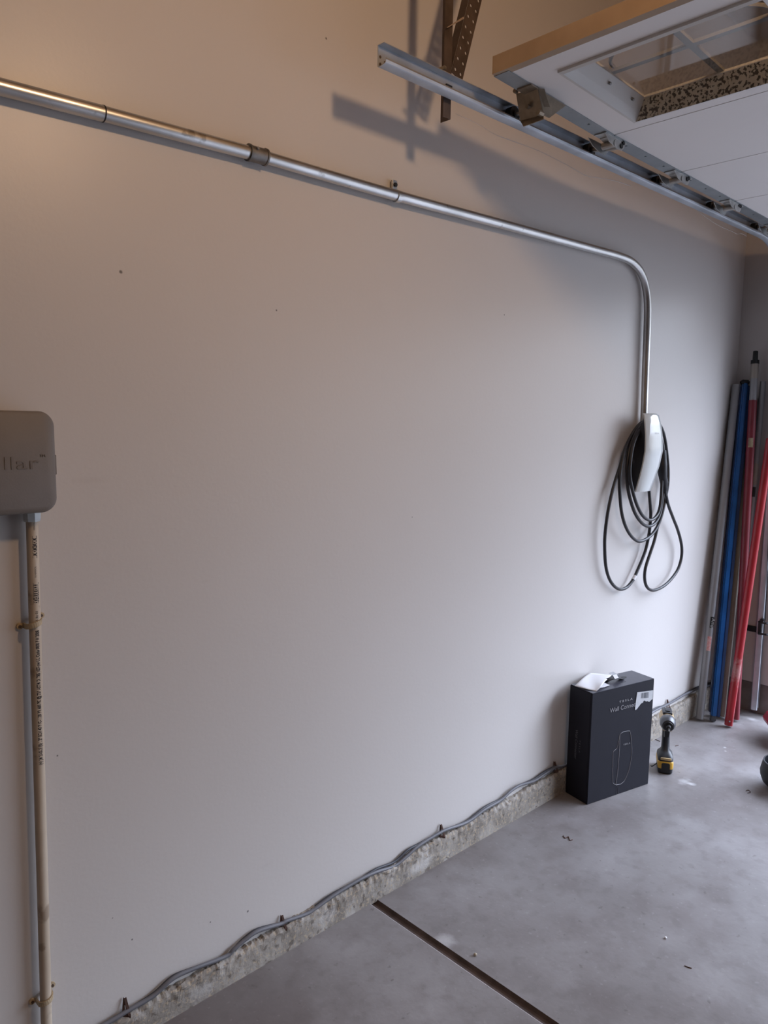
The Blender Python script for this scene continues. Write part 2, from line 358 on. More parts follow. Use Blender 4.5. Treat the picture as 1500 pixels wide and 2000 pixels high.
# ------------------------------------------------------------------ overhead door
ZD = lambda x: 2.392 - (x-1.645)*0.0457 if x < 2.17 else 2.368 - (x-2.17)*0.0148
YD, YD2 = 1.334, -3.5
door = thing('sectional_garage_door', 'white sectional garage door raised overhead, with a wooden edge and framed window', 'garage door', (2.6, 0, 2.36))
seams = [1.645, 2.17, 2.62, 3.07, 3.52, 3.80]
TH = 0.038
WX0, WX1, WY1, WY0 = 1.735, 2.108, 1.186, 0.700
def slab(bm, xa, xb, ya, yb, rise=0.0, th=TH):
    P = [(xa, ya, ZD(xa)+rise), (xb, ya, ZD(xb-1e-4)+rise), (xb, yb, ZD(xb-1e-4)+rise), (xa, yb, ZD(xa)+rise)]
    prism(bm, P, (0, 0, th))
for i in range(len(seams)-1):
    xa, xb = seams[i]+(0.012 if i == 0 else 0.0020), seams[i+1]-0.0020
    bm = bmesh.new()
    if i == 0:
        slab(bm, xa, WX0, YD2, YD); slab(bm, WX1, xb, YD2, YD)
        slab(bm, WX0, WX1, WY1, YD); slab(bm, WX0, WX1, -0.03, WY0); slab(bm, WX0, WX1, YD2, -0.516)
    else: slab(bm, xa, xb, YD2, YD)
    sec = obj('door_section', bm, M['door'], door)
bm = bmesh.new()
prism(bm, [(1.632, YD2, ZD(1.645)-.001), (1.657, YD2, ZD(1.645)-.001), (1.657, YD-.001, ZD(1.645)-.001), (1.632, YD-.001, ZD(1.645)-.001)], (0, 0, TH+.006))
obj('wood_edge', bm, M['wood'], door)['label'] = 'bare tan wooden edge strip'
for j, (y1, y0) in enumerate(((WY1, WY0), (-0.03, -0.516))):
    bm = bmesh.new(); zf = ZD(1.92)
    o_ = 0.010
    def ring(x0, x1, ya, yb, dz): return [(x0, ya, ZD(x0)+dz), (x1, ya, ZD(x1)+dz), (x1, yb, ZD(x1)+dz), (x0, yb, ZD(x0)+dz)]
    rings = [ring(WX0-o_, WX1+o_, y0-o_, y1+o_, 0.004), ring(WX0-o_, WX1+o_, y0-o_, y1+o_, -0.007), ring(WX0, WX1, y0, y1, -0.009),
             ring(WX0+.008, WX1-.004, y0+.008, y1-.012, 0.012), ring(WX0+.018, WX1-.008, y0+.018, y1-.028, 0.046), ring(WX0+.018, WX1-.008, y0+.018, y1-.028, 0.056)]
    loft(bm, rings, cap=False)
    bm.faces.ensure_lookup_table()
    for f in bm.faces:
        c = f.calc_center_median()
        if c.x > WX1-.012 and ZD(c.x)+0.0 < c.z < ZD(c.x)+.04: f.material_index = 1
    wf = obj('window_frame', bm, [M['frame'], M['mould']], door)
    bm = bmesh.new(); slab(bm, WX0+.015, WX1-.005, y0+.015, y1-.025, rise=0.047, th=0.003); obj('window_pane', bm, M['glass'], wf)
    bm = bmesh.new(); ym = (y0+y1)/2; xm = 1.925
    slab(bm, WX0+.015, WX1-.005, ym-.009, ym+.009, rise=.053, th=.008); slab(bm, xm-.008, xm+.008, y0+.015, y1-.025, rise=.053, th=.008)
    arc = [(xm + 0.13*math.sin(a)*0.9-0.02, ym+0.20*math.cos(a), ZD(xm)+.058) for a in [math.pi*k/20*1.0 + math.pi for k in range(21)]]
    tube(bm, arc, 0.005, 6)
    obj('muntin_grille', bm, M['muntin'], wf)
    bm = bmesh.new()
    for px_ in (0.10, 0.50, 0.85):
        x = WX0+.01+(WX1-WX0-.02)*px_; cyl(bm, (x, y1-.020, ZD(x)+.028), (x, y1-.026, ZD(x)+.024), 0.004, 8)
    obj('screw', bm, M['plate'], wf)
# galvanised end stiles, one per section
for i in range(len(seams)-1):
    xa, xb = seams[i]+.002+(0.0 if i else -.004), seams[i+1]-.002
    bm = bmesh.new()
    slab(bm, xa, xb, YD-.046, YD+.002, rise=-0.0025, th=.0022); slab(bm, xa, xb, YD, YD+.002, rise=-.002, th=TH)
    L_ = xb-xa
    for t_ in (.22, .5, .78):
        x = xa+L_*t_; cyl(bm, (x, YD-.028, ZD(x)-.0045), (x, YD-.028, ZD(x)), .0035, 8)
    obj('end_stile', bm, M['galv2'], door)['label'] = 'galvanised end strip'
# hinges with rollers along the track
ZR = 2.3615; YT = 1.425
for i, x in enumerate((2.17, 2.62, 3.07, 3.52)):
    z = ZD(x); bm = bmesh.new()
    zb = ZR
    # base leaf on each side of the seam
    x += .030; z = ZD(x)
    slab(bm, x-.075, x+.055, YD-.042, YD-.002, rise=-.006, th=.003)
    hx = x+.004
    for yy, sgn in ((YD+.016, 1), (YD-.040, -1)):
        prism(bm, [(x-.078, yy, z-.004), (x+.040, yy, z-.004), (x+.038, yy, z-.020), (x+.024, yy, z-.032), (x-.004, yy, z-.032), (x-.050, yy, z-.022)], (0, .0022, 0))
    prism(bm, [(x-.020, YD-.036, z-.012), (x-.045, YD-.036, z-.006), (x-.045, YD-.004, z-.006), (x-.020, YD-.004, z-.012)], (0, 0, .002))
    cyl(bm, (x-.014, YD-.042, z-.019), (x-.014, YD+.004, z-.019), .0105, 12)
    hg = obj('hinge', bm, M['hinge'], door, smooth=False)
    bm = bmesh.new(); tube(bm, [(x+.020, YD-.040, ZR-.013), (x+.020, YD+.034, ZR-.007), (x+.020, YD+.036, ZR-.007), (x+.020, 1.405, ZR)], [.0085, .0085, .0058, .0058], 12)
    st = obj('roller_stem', bm, M['hinge'], hg)
    bm = bmesh.new(); cyl(bm, (x+.020, 1.398, ZR), (x+.020, 1.418, ZR), .0215, 22); cyl(bm, (x+.020, 1.392, ZR), (x+.020, 1.400, ZR), .011, 14)
    obj('roller', bm, M['roller'], hg, smooth=True)['label'] = 'black track roller'
    bm = bmesh.new(); cyl(bm, (x+.030, YD-.044, z-.008), (x+.030, YD-.036, z-.008), .0065, 6); cyl(bm, (x+.020, YD-.043, ZR-.013), (x+.020, YD-.039, ZR-.013), .0075, 10)
    obj('bolt', bm, M['black'], hg)
# top corner bracket
bx = 1.80; zb_ = ZD(bx)
bm = bmesh.new()
A = [aty(1002, 172, YD), aty(1020, 163, YD), aty(1046, 170, YD)]
c1, c2, c3, c4 = (atx(1008, 183, 1.765), atx(1050, 173, 1.765), atx(1061, 224, 1.80), atx(1016, 236, 1.80))
prism(bm, [c1, c2, c3, c4], (.003, 0, 0))
c5, c6 = atx(1061, 233, 1.785), atx(1022, 247, 1.785)
prism(bm, [c4, c3, c5, c6], (.003, 0, 0))
slab(bm, 1.735, 1.80, YD-.050, YD-.004, rise=-.006, th=.0035)
prism(bm, [c2, (1.90, c2.y, ZD(1.9)-.004), c3 + V((.03, 0, 0)), c3], (0, .003, 0))
prism(bm, [c2+V((0, -.002, 0)), c2+V((.012, -.012, 0)), c3+V((.012, -.012, .02)), c3+V((0, -.002, .02))], (.002, 0, 0))
br = obj('top_bracket', bm, M['bronze'], door); br['label'] = 'brownish corner bracket'
rx = aty(1002, 233, 1.405)
bm = bmesh.new(); cyl(bm, (rx.x, 1.398, ZR), (rx.x, 1.418, ZR), .0215, 22); cyl(bm, (rx.x, 1.393, ZR), (rx.x, 1.40, ZR), .010, 14)
obj('roller', bm, M['roller'], br, smooth=True)
bm = bmesh.new(); cc = (c1+c3)/2; tube(bm, [(rx.x, 1.40, ZR), (rx.x+.01, 1.36, ZR-.004), (1.80, 1.33, ZR-.008)], .0045, 10)
obj('roller_stem', bm, M['hinge'], br)
bm = bmesh.new()
for q in (atx(1007, 178, 1.755), atx(1021, 173, 1.755), atx(1035, 171, 1.755), atx(1031, 208, 1.775)):
    cyl(bm, q+V((-.005, 0, 0)), q+V((.006, 0, 0)), .006, 6)
q = aty(1055, 221, c3.y-.006); cyl(bm, q+V((-.01, 0, 0)), q+V((.01, 0, 0)), .0075, 6)
obj('bolt', bm, M['bronze'], br)

# ------------------------------------------------------------------ track and hangers
trk = thing('door_track', 'galvanised door track running high along the wall and bending down to floor', 'track', (1.31, YT, 2.335))
ZB, ZT = 2.336, 2.388
prof = [(1.3965, .016), (1.394, .011), (1.3955, .0055), (1.399, .0030), (1.420, 0.0), (1.4242, .0025), (1.425, .008), (1.425, .052), (1.402, .052), (1.402, .0502), (1.4232, .0502), (1.4232, .008), (1.4225, .0042), (1.4190, .0022), (1.3998, .0050), (1.3972, .0066), (1.3960, .0107), (1.3980, .0152)]
bm = bmesh.new()
path = [(1.312, 0)] + [(3.62, 0)]
rings = [[(x, y, ZB+z) for y, z in prof] for x in (1.312, 3.66)]
RR = 0.332
for k in range(1, 11):
    a = math.pi/2*k/10; cx, cz = 3.66, ZB-RR+0.0
    rings.append([(cx+(RR+z)*math.sin(a), y, cz+(RR+z)*math.cos(a)) for y, z in prof])
rings.append([(3.66+RR+z, y, 0.035) for y, z in prof])
loft(bm, rings); obj('rail', bm, M['galv'], trk, smooth=True)
for (px, py) in ((743, 111), (743, 125), (752, 122), (789, 139)):
    bm = bmesh.new(); q = aty(px, py, 1.4225); cyl(bm, q, q+V((0, .0006, 0)), .0035, 10); obj('hole', bm, M['angle'], trk)

bm = bmesh.new()
for (px, py) in ((876, 168), (880, 183)):
    q = aty(px, py, 1.4232); box(bm, q-V((.012, .004, .003)), q+V((.012, .001, .003)), .002)
obj('slot', bm, M['black'], trk)
# vertical part brackets on the far wall
bm = bmesh.new()
q0, q1 = atx(1460, 1220, 4.046), atx(1484, 1236, 4.046)
box(bm, (4.040, q1.y, q1.z), (4.047, q0.y, q0.z), .001)
obj('wall_bracket', bm, M['black_metal'], trk)['label'] = 'black bracket arm on the wall'

def perforated(bm, p0, ax, wv, nrm, pitch, n, width, rh, th, ncol=1):
    """strip with real holes: cells of width x pitch along ax"""
    ax = V(ax).normalized(); wv = V(wv).normalized(); nrm = V(nrm).normalized(); cw = width/ncol
    for i in range(n):
        for j in range(ncol):
            c = V(p0)+ax*(pitch*(i+.5))+wv*(cw*(j+.5)-width/2)
            sq = []; rg = []
            for k in range(12):
                a = math.pi*2*k/12+math.pi/4; cx, cy = math.cos(a), math.sin(a); s = 1/max(abs(cx), abs(cy))
                sq.append((cx*s*cw/2, cy*s*pitch/2)); rg.append((cx*rh, cy*rh))
            lv = []
            for zz in (0, th):
                lv.append([bm.verts.new(c+wv*x+ax*y+nrm*zz) for x, y in sq]); lv.append([bm.verts.new(c+wv*x+ax*y+nrm*zz) for x, y in rg])
            for k in range(12):
                l = (k+1) % 12
                bm.faces.new((lv[0][k], lv[0][l], lv[1][l], lv[1][k])); bm.faces.new((lv[2][k], lv[3][k], lv[3][l], lv[2][l]))
                bm.faces.new((lv[1][k], lv[1][l], lv[3][l], lv[3][k])); bm.faces.new((lv[0][k], lv[2][k], lv[2][l], lv[0][l]))
hang = thing('track_hanger', 'dark brown perforated angle iron hanger bolted to the overhead track', 'hanger', (1.56, 1.45, 2.30))
hx = aty(872, 225, 1.432).x
bm = bmesh.new()
nn = int((ZC-2.295)/.033)
perforated(bm, (hx+.017, 1.452, 2.295), (0, 0, 1), (0, 1, 0), (1, 0, 0), .033, nn, .034, .0045, .002)
box(bm, (hx-.012, 1.4335, 2.295), (hx+.018, 1.4355, ZC))
obj('upright', bm, M['angle'], hang)
a0 = aty(889, 152, 1.44); a1 = aty(926, 0, 1.44); dr = (a1-a0).normalized(); wd = V((dr.z, 0, -dr.x))
bm = bmesh.new(); n_ = int((ZC-a0.z)/dr.z/.031)
perforated(bm, a0+V((0, -.004, 0)), dr, wd, (0, -1, 0), .031, n_, .044, .0042, .002, 2)
Lb = .031*n_
beam(bm, a0-wd*.0225+V((0, .010, 0)), a0+dr*Lb-wd*.0225+V((0, .010, 0)), .026, .002, up=wd)
obj('diagonal_brace', bm, M['angle'], hang)['label'] = 'sloping brace with two rows of holes'
bm = bmesh.new(); q = aty(864, 134, 1.432); beam(bm, q-V((0, .01, 0)), q+V((0, .012, 0)), .008, .008); cyl(bm, q+V((.0, -.012, 0)), q+V((0, .02, 0)), .003, 8)
obj('bolt', bm, M['bronze'], hang)
bm = bmesh.new(); P = [aty(873, 54, 1.425), aty(885, 47, 1.422), aty(905, 35, 1.42)]; tube(bm, P, [.0012, .0018, .003], 6)
tag(obj('straw', bm, M['straw']), 'short piece of dry straw caught across the hanger irons', 'straw')
# thin loose wire below the track
for k, pts in enumerate((((890, 222), (935, 243), (966, 262), (1000, 275), (1053, 295), (1107, 322), (1143, 342), (1173, 348), (1200, 353), (1232, 363)),
                         ((1355, 405), (1377, 423), (1403, 440), (1430, 452), (1440, 457), (1448, 456), (1459, 462)))):
    bm = bmesh.new(); tube(bm, spline([aty(x, y, 1.44) for x, y in pts], 5), .0009, 6)
    tag(obj('thin_wire', bm, M['wire'], smooth=True), ('long pale thin wire drooping just below the middle of the track', 'short pale thin wire hanging below the track near the far corner')[k], 'wire')

# ------------------------------------------------------------------ conduit
cd = thing('metal_conduit', 'galvanised metal conduit crossing the wall and bending down to the white charger', 'conduit', (3.04, 1.612, 1.52))
YP = 1.609
pA = aty(-60, 150, YP); pB = aty(1172, 490, YP); pS = aty(778, 384, YP)
line = [aty(-60, 153, YP), aty(201, 222, YP), aty(500, 302, YP), aty(778, 384, YP)]
RC, RC2 = .0163, .0150
bm = bmesh.new(); tube(bm, [line[0], aty(0, 169.5, YP), aty(201, 222, YP)], RC, 24); obj('conduit_length', bm, M['emt'], cd, smooth=True)
bm = bmesh.new(); tube(bm, [aty(202, 222.3, YP), aty(500, 302, YP)], RC-.0004, 24); obj('conduit_length', bm, M['emt'], cd, smooth=True)
bm = bmesh.new()
bend = [aty(500, 302, YP), aty(778, 383, YP), aty(1000, 443, YP), aty(1150, 484, YP), aty(1195, 496, YP), aty(1222, 505, YP), aty(1238, 515, YP), aty(1251, 531, YP), aty(1260, 555, YP), aty(1264.5, 590, YP), aty(1264, 640, YP), aty(1261, 720, YP), aty(1256.5, 850, YP)]
tube(bm, spline(bend, 6), RC2, 24); obj('conduit_bend', bm, M['emt'], cd, smooth=True)
bm = bmesh.new(); p = aty(201, 222, YP); d = (aty(300, 249, YP)-p).normalized(); cyl(bm, p-d*.0015, p+d*.0015, RC+.0006, 24); obj('joint_ring', bm, M['black'], cd, smooth=True)
bm = bmesh.new(); p = aty(484, 297.5, YP); q = aty(519, 307.5, YP); tube(bm, [p, p+(q-p)*.08, p+(q-p)*.1, q-(q-p)*.1, q-(q-p)*.08, q], [RC+.004, RC+.004, RC+.0022, RC+.0022, RC+.004, RC+.004], 24)
cp = obj('coupling', bm, M['emt_dark'], cd, smooth=True); cp['label'] = 'darker coupling sleeve'
bm = bmesh.new(); s_ = p+(q-p)*.32+V((0, -RC-.001, .008)); cyl(bm, s_, s_+V((0, -.004, .001)), .0035, 8); obj('set_screw', bm, M['alu'], cp)
bm = bmesh.new(); d = (aty(800, 390, YP)-aty(760, 379, YP)).normalized(); p = aty(776, 383.5, YP)
cyl(bm, p-d*.008, p+d*.008, RC2+.002, 24)
box(bm, p+V((-.009, .010, .012)), p+V((.009, .018, .046)), .001)
stp = obj('strap', bm, M['emt'], cd); 
bm = bmesh.new(); s_ = p+V((0, .011, .033)); cyl(bm, s_, s_+V((0, -.006, 0)), .006, 6); obj('screw', bm, M['black_metal'], stp)

# ------------------------------------------------------------------ PVC pipe, enclosure
pt = aty(62.5, 1012, YP); pb = aty(92, 2040, YP)
pvc = thing('plastic_pipe', 'beige plastic pipe with black printing running down below the grey box', 'pipe', tuple(pb))
RP = .0117
bm = bmesh.new(); tube(bm, [pb, (pb+pt)/2, pt+V((0, 0, .02))], RP, 24); obj('pipe_length', bm, M['pvc'], pvc, smooth=True)
bm = bmesh.new(); lathe(bm, [(.0165, -.006), (.0175, .0), (.0175, .014), (.015, .016), (.015, .028)], 8, at=pt); obj('pipe_fitting', bm, M['pvc_fit'], pvc)['label'] = 'whitish threaded fitting'
axp = (pt-pb).normalized()
def pipetext(s, ya, yb, hgt, bold=0.0, off=0.30, mt=M['ink']):
    za, zb2 = aty(70, yb, YP).z, aty(70, ya, YP).z
    base = pb + axp*((za-pb.z)/axp.z)
    def warp(x, y, z):
        # text right = up the pipe, text up = towards screen left
        yy = y-hgt*.36; th = off - yy/RP
        c = base + axp*x
        return c + V((math.sin(th+PH), -math.cos(th+PH), 0))*(RP+.0003)
    PH = -0.32
    return text('lettering', s, hgt, base, axp, (-1, 0, 0), mt, pvc, 0, bold, 1.0, width=zb2-za, warp=warp)
pipetext('VSMHON', 1019, 1034, .0042)
pipetext('IIIMIHMEMHIMIII', 1045, 1088, .0105, .0006)
pipetext('SUNIPEROL', 1104, 1126, .0045)
pipetext('HIMEHMMIMHWWII', 1136, 1176, .0135, .0008)
pipetext('15 By 01', 1193, 1214, .0065)
pipetext('(+) JM EAGLE (B) 1/2" SCH 40 PVC-1120 PR 600 PSI @ 73F ASTM D1785 NSF-pw UL Code 0000 PW 2008', 1229, 1492, .0100, .0003)
def pipe_strap(py, label):
    c = aty(66 if py < 1500 else 89, py, YP)
    t = thing('pipe_strap', label, 'pipe strap', (c.x, YW, c.z), group='tan straps on the beige pipe')
    bm = bmesh.new(); pts = []
    for k in range(13):
        a = math.pi*k/12; pts.append((c.x-math.cos(a)*(RP+.0026), c.y-math.sin(a)*(RP+.0026)))
    pts = [(pts[0][0], YW-.002)] + pts + [(pts[-1][0], YW-.002)]
    hw = .0055
    for i in range(len(pts)-1):
        a = pts[i]; b = pts[i+1]; z0 = c.z-.006+.012*i/(len(pts)-1); z1 = c.z-.006+.012*(i+1)/(len(pts)-1)
        beam(bm, (a[0], a[1], z0), (b[0], b[1], z1), .003, .011, up=(0, 0, 1))
    obj('band', bm, M['strap'], t)
    for s, dz in ((-1, -.007), (1, .009)):
        bm = bmesh.new(); ex = c.x+s*(RP+.010)
        beam(bm, (c.x+s*(RP+.001), YW-.0035, c.z+dz*.8), (ex, YW-.0035, c.z+dz), .005, .010, up=(0, 0, 1), bev=.001)
        cyl(bm, (ex, YW-.0005, c.z+dz), (ex, YW-.0055, c.z+dz), .0065, 14)
        e = obj('ear', bm, M['strap'], t)
        bm = bmesh.new(); cyl(bm, (ex, YW-.005, c.z+dz), (ex, YW-.008, c.z+dz), .003, 8); obj('screw', bm, M['angle'], e)
pipe_strap(1217, 'tan two-hole strap holding the beige pipe, upper one below the grey box')
pipe_strap(1950, 'tan two-hole strap holding the beige pipe, lower one near the floor')

ex0, ex1, ez0, ez1 = 0.165, 0.572, 1.3045, 1.5065
eb = thing('control_enclosure', 'rounded taupe plastic control box on the wall at the left edge', 'enclosure', ((ex0+ex1)/2, YW, ez0))
cx, cz = (ex0+ex1)/2, (ez0+ez1)/2; W_, H_ = ex1-ex0, ez1-ez0
bm = bmesh.new()
def er(ins, y, r): return [(cx+a, y, cz+b) for a, b in rrect(W_-2*ins, H_-2*ins, r, 8)]
loft(bm, [er(0.006, 1.631, .026), er(0.006, 1.600, .026), er(.0, 1.599, .030), er(.0, 1.566, .030), er(.002, 1.559, .028), er(.007, 1.5555, .024)])
obj('cover', bm, M['encl'], eb, smooth=True)
bm = bmesh.new(); box(bm, (ex1-.003, 1.568, cz-.026), (ex1+.004, 1.592, cz+.014), .0015); obj('latch', bm, M['encl'], eb)
q = aty(6, 918, 1.555); text('lettering', 'llar', .036, q, (1, 0, 0), (0, 0, 1), M['encl'], eb, extrude=.0006, width=.064)
q = aty(78, 893, 1.555); text('lettering', 'TM', .008, q, (1, 0, 0), (0, 0, 1), M['encl'], eb, extrude=.0006)

# ------------------------------------------------------------------ cables on the curb, strap tabs
YK = 1.6175
k1 = [(150, 2032), (212, 1998), (252, 1974), (300, 1946), (336, 1914), (372, 1896), (440, 1870), (456, 1856), (480, 1836), (504, 1820), (548, 1806), (560, 1800), (600, 1786), (624, 1770), (652, 1750), (700, 1721), (734, 1705), (770, 1693), (795, 1673), (818, 1653), (857, 1629), (874, 1621), (913, 1607), (946, 1583), (977, 1565), (997, 1547), (1016, 1535), (1042, 1527), (1064, 1513), (1086, 1500), (1103, 1496), (1150, 1470), (1210, 1432), (1277, 1391), (1295, 1382), (1317, 1370), (1337, 1358), (1363, 1347), (1400, 1336)]
bm = bmesh.new(); tube(bm, spline([aty(x, y-1.5, YK) for x, y in k1], 5), .0055, 10)
tag(obj('floor_cable', bm, M['grey_cable'], smooth=True), 'grey cable lying along the top of the curb against the wall', 'cable')
bm = bmesh.new()
k2 = [(x, y-3.5 + 2.5*math.sin(i*1.3)) for i, (x, y) in enumerate(k1)]
k2 = [((x, y) if not (730 < x < 800) else (x, y-6)) for x, y in k2]
tube(bm, spline([aty(x, y, YK+.005) for x, y in k2], 5), .0042, 10)
tag(obj('floor_cable', bm, M['dark_cable'], smooth=True), 'thin black cable twisted along behind the grey cable on the curb', 'cable')
tabs = [((246, 1975), 'rusty metal tab in the curb nearest the lower left corner'), ((553, 1806), 'rusty metal tab in the curb left of the floor joint'),
        ((864, 1627), 'rusty metal tab in the curb midway between the floor joint and the black carton'), ((1086, 1500), 'rusty metal tab in the curb just left of the black carton'),
        ((1306, 1380), 'rusty metal tab in the curb above the cordless driver')]
for i, ((px, py), lab) in enumerate(tabs):
    c = aty(px, py, 1.616); h_ = (.030, .024, .028, .024, .034)[i]; w_ = .017
    bm = bmesh.new()
    A = V((c.x-w_*.5, 1.621, c.z-.012)); B = V((c.x+w_*.55, 1.612, c.z-.014)); T = V((c.x-.001, 1.6265, c.z+h_)); T2 = V((c.x+.005, 1.6255, c.z+h_*.94))
    prism(bm, [A, A+V((.006, -.002, 0)), T2-V((.002, 0, .004)), T], (0.0005, .002, 0)); prism(bm, [B-V((.006, -.001, 0)), B, T2, T-V((0, 0, .003))], (0.0005, -.0016, .001))
    prism(bm, [A+V((0, 0, .004)), B+V((0, 0, .004)), B+V((0, 0, -.006)), A+V((0, 0, -.006))], (0, -.0016, 0))
    tag(obj('rusty_tab', bm, M['rust']), lab, 'metal tab', 'rusty tabs along the curb')

# ------------------------------------------------------------------ wall charger
ch = thing('wall_charger', 'white and black wall charger with black cable coiled around it', 'charger', (3.015, YW, 1.21))
XC = 3.015
pf = [(1.540, 1.548, .054), (1.534, 1.541, .060), (1.50, 1.532, .066), (1.45, 1.524, .070), (1.385, 1.520, .0745), (1.32, 1.530, .073), (1.27, 1.543, .068), (1.225, 1.556, .0635), (1.212, 1.560, .062)]
bm = bmesh.new(); R_ = []
for z, y, hw in pf:
    b = y+.0125
    bk = min(1.598, y+.016+max(0, (1.540-z))*.62)
    R_.append([(XC-hw+.001, b, z), (XC-hw+.006, (b+bk)/2, z), (XC-hw+.010, bk-.006, z), (XC-hw+.018, bk, z), (XC+hw-.018, bk, z), (XC+hw-.010, bk-.006, z), (XC+hw-.006, (b+bk)/2, z), (XC+hw-.001, b, z)])
loft(bm, R_); obj('body', bm, M['body'], ch, smooth=True)
bm = bmesh.new(); box(bm, (XC-.030, 1.590, 1.235), (XC+.035, YW-.0005, 1.430), .004); obj('wall_bracket', bm, M['body'], ch)
bm = bmesh.new(); R_ = []
import itertools
fine = []
for i in range(len(pf)-1):
    for k in range(4):
        t = k/4; fine.append(tuple(pf[i][j]*(1-t)+pf[i+1][j]*t for j in range(3)))
fine.append(pf[-1])
for z, y, hw in fine:
    out = []
    us = [-1+2*k/12 for k in range(13)]
    for u in us: out.append((XC+u*hw, y+.0105*u*u*u*u+.004*u*u-.002, z))
    for u in us[::-1]: out.append((XC+u*hw*.985, y+.0105*u**4+.004*u*u+.004, z))
    R_.append(out)
loft(bm, R_); fp = obj('faceplate', bm, M['white_gloss'], ch, smooth=True); fp['label'] = 'glossy white curved faceplate'
q = aty(1279, 848, 1.519); text('lettering', 'TESLA', .010, q, (1, 0, 0), (0, 0, 1), M['label'], ch, extrude=.0002, space=1.5)
q = V((XC-.064, 1.597, 1.335)); text('lettering', 'TESLA', .012, q, (0, -1, 0), (0, 0, 1), M['print_dim'], ch, extrude=.0004, width=.035)
c = [(1267, 950, 1.585), (1269, 975, 1.585), (1271, 1005, 1.59), (1268, 1040, 1.60), (1262, 1070, 1.605), (1256, 1088, 1.605), (1246, 1112, 1.605), (1236, 1133, 1.605), (1224, 1147, 1.607), (1211, 1151, 1.608), (1199, 1144, 1.608), (1189, 1128, 1.608), (1183, 1104, 1.607), (1181, 1070, 1.605), (1182, 1040, 1.603), (1188, 996, 1.60), (1198, 952, 1.60), (1210, 914, 1.603), (1221, 878, 1.606), (1237, 844, 1.608), (1256, 823, 1.61),
     (1278, 818, 1.612), (1296, 846, 1.612), (1304, 900, 1.61), (1305, 940, 1.60), (1300, 972, 1.595), (1294, 1000, 1.592), (1286, 1024, 1.59), (1274, 1043, 1.588), (1260, 1054, 1.586), (1246, 1057, 1.586), (1232, 1046, 1.588), (1221, 1026, 1.59), (1214, 1000, 1.59), (1211, 970, 1.59), (1210, 940, 1.59), (1213, 914, 1.592), (1219, 884, 1.595), (1231, 855, 1.597), (1252, 829, 1.598),
     (1272, 822, 1.598), (1289, 848, 1.598), (1298, 900, 1.597), (1297, 945, 1.59), (1293, 980, 1.585), (1288, 1006, 1.58), (1278, 1023, 1.576), (1265, 1028, 1.574), (1252, 1020, 1.574), (1240, 1002, 1.576), (1231, 976, 1.578), (1226, 952, 1.58), (1224, 924, 1.582), (1226, 896, 1.584), (1233, 866, 1.585), (1249, 836, 1.585),
     (1266, 828, 1.585), (1280, 850, 1.585), (1292, 905, 1.583), (1292, 955, 1.575), (1289, 990, 1.568), (1282, 1008, 1.564), (1270, 1016, 1.561), (1256, 1008, 1.561), (1244, 986, 1.563), (1235, 956, 1.565), (1230, 928, 1.567), (1231, 904, 1.569), (1236, 872, 1.571), (1247, 845, 1.572),
     (1262, 834, 1.573), (1277, 860, 1.59), (1296, 925, 1.605), (1300, 960, 1.60), (1296, 985, 1.60), (1290, 1006, 1.60), (1284, 1030, 1.60), (1278, 1056, 1.60), (1270, 1080, 1.60), (1261, 1108, 1.60), (1259, 1130, 1.60), (1264, 1147, 1.60), (1276, 1153, 1.60), (1294, 1146, 1.60), (1310, 1132, 1.60), (1324, 1112, 1.60), (1331, 1088, 1.60), (1331, 1064, 1.60), (1324, 1036, 1.595), (1314, 1010, 1.59), (1304, 982, 1.585), (1299, 952, 1.58)]
bm = bmesh.new(); tube(bm, spline([aty(*p) for p in c], 5), .0068, 12)
cb = obj('charging_cable', bm, M['cable'], ch, smooth=True)
bm = bmesh.new(); p = aty(1240.5, 1125, 1.605); q = aty(1236.5, 1132.5, 1.605); cyl(bm, p, q, .0085, 14)
obj('cable_label', bm, M['paper'], cb)['label'] = 'small white tag wrapped on the cable'
bm = bmesh.new(); P = [aty(1293, 880, 1.585), aty(1294, 900, 1.58), aty(1294, 925, 1.578), aty(1298, 948, 1.58), aty(1299, 968, 1.583)]
tube(bm, spline(P, 4), [.018]*5+[.020]*4+[.018]*3+[.013]*2+[.009]*3, 16); obj('plug_handle', bm, M['body'], ch, smooth=True)

# ------------------------------------------------------------------ carton
BP = V((2.545, 1.490, 0)); BU = V((0.345, -0.076, 0)).normalized(); BN = V((-BU.y, BU.x, 0)); BW, BD, BH = .355, .118, .455
BN = V((0.2155, 0.9765, 0)).normalized(); BN = V((BU.y*-1, BU.x, 0))
bxl = thing('carton', 'tall black cardboard carton standing on the floor against the wall', 'carton', tuple(BP), math.atan2(BU.y, BU.x))
bxl.rotation_euler = (0, 0, math.atan2(BU.y, BU.x))
def B(u, v, z): return BP+BU*u+BN*v+V((0, 0, z))
bm = bmesh.new(); loft(bm, [[B(0.001, 0.001, .001), B(BW-.001, .001, .001), B(BW-.001, BD-.001, .001), B(.001, BD-.001, .001)], [B(0, 0, .003), B(BW, 0, .003), B(BW, BD, .003), B(0, BD, .003)], [B(0, 0, BH), B(BW, 0, BH), B(BW, BD, BH), B(0, BD, BH)]])
for e in [e for e in bm.edges]: pass
bmesh.ops.bevel(bm, geom=[e for e in bm.edges if max(v.co.z for v in e.verts) > .01], offset=.0012, segments=2, affect='EDGES')
obj('carton_shell', bm, M['carton'], bxl)
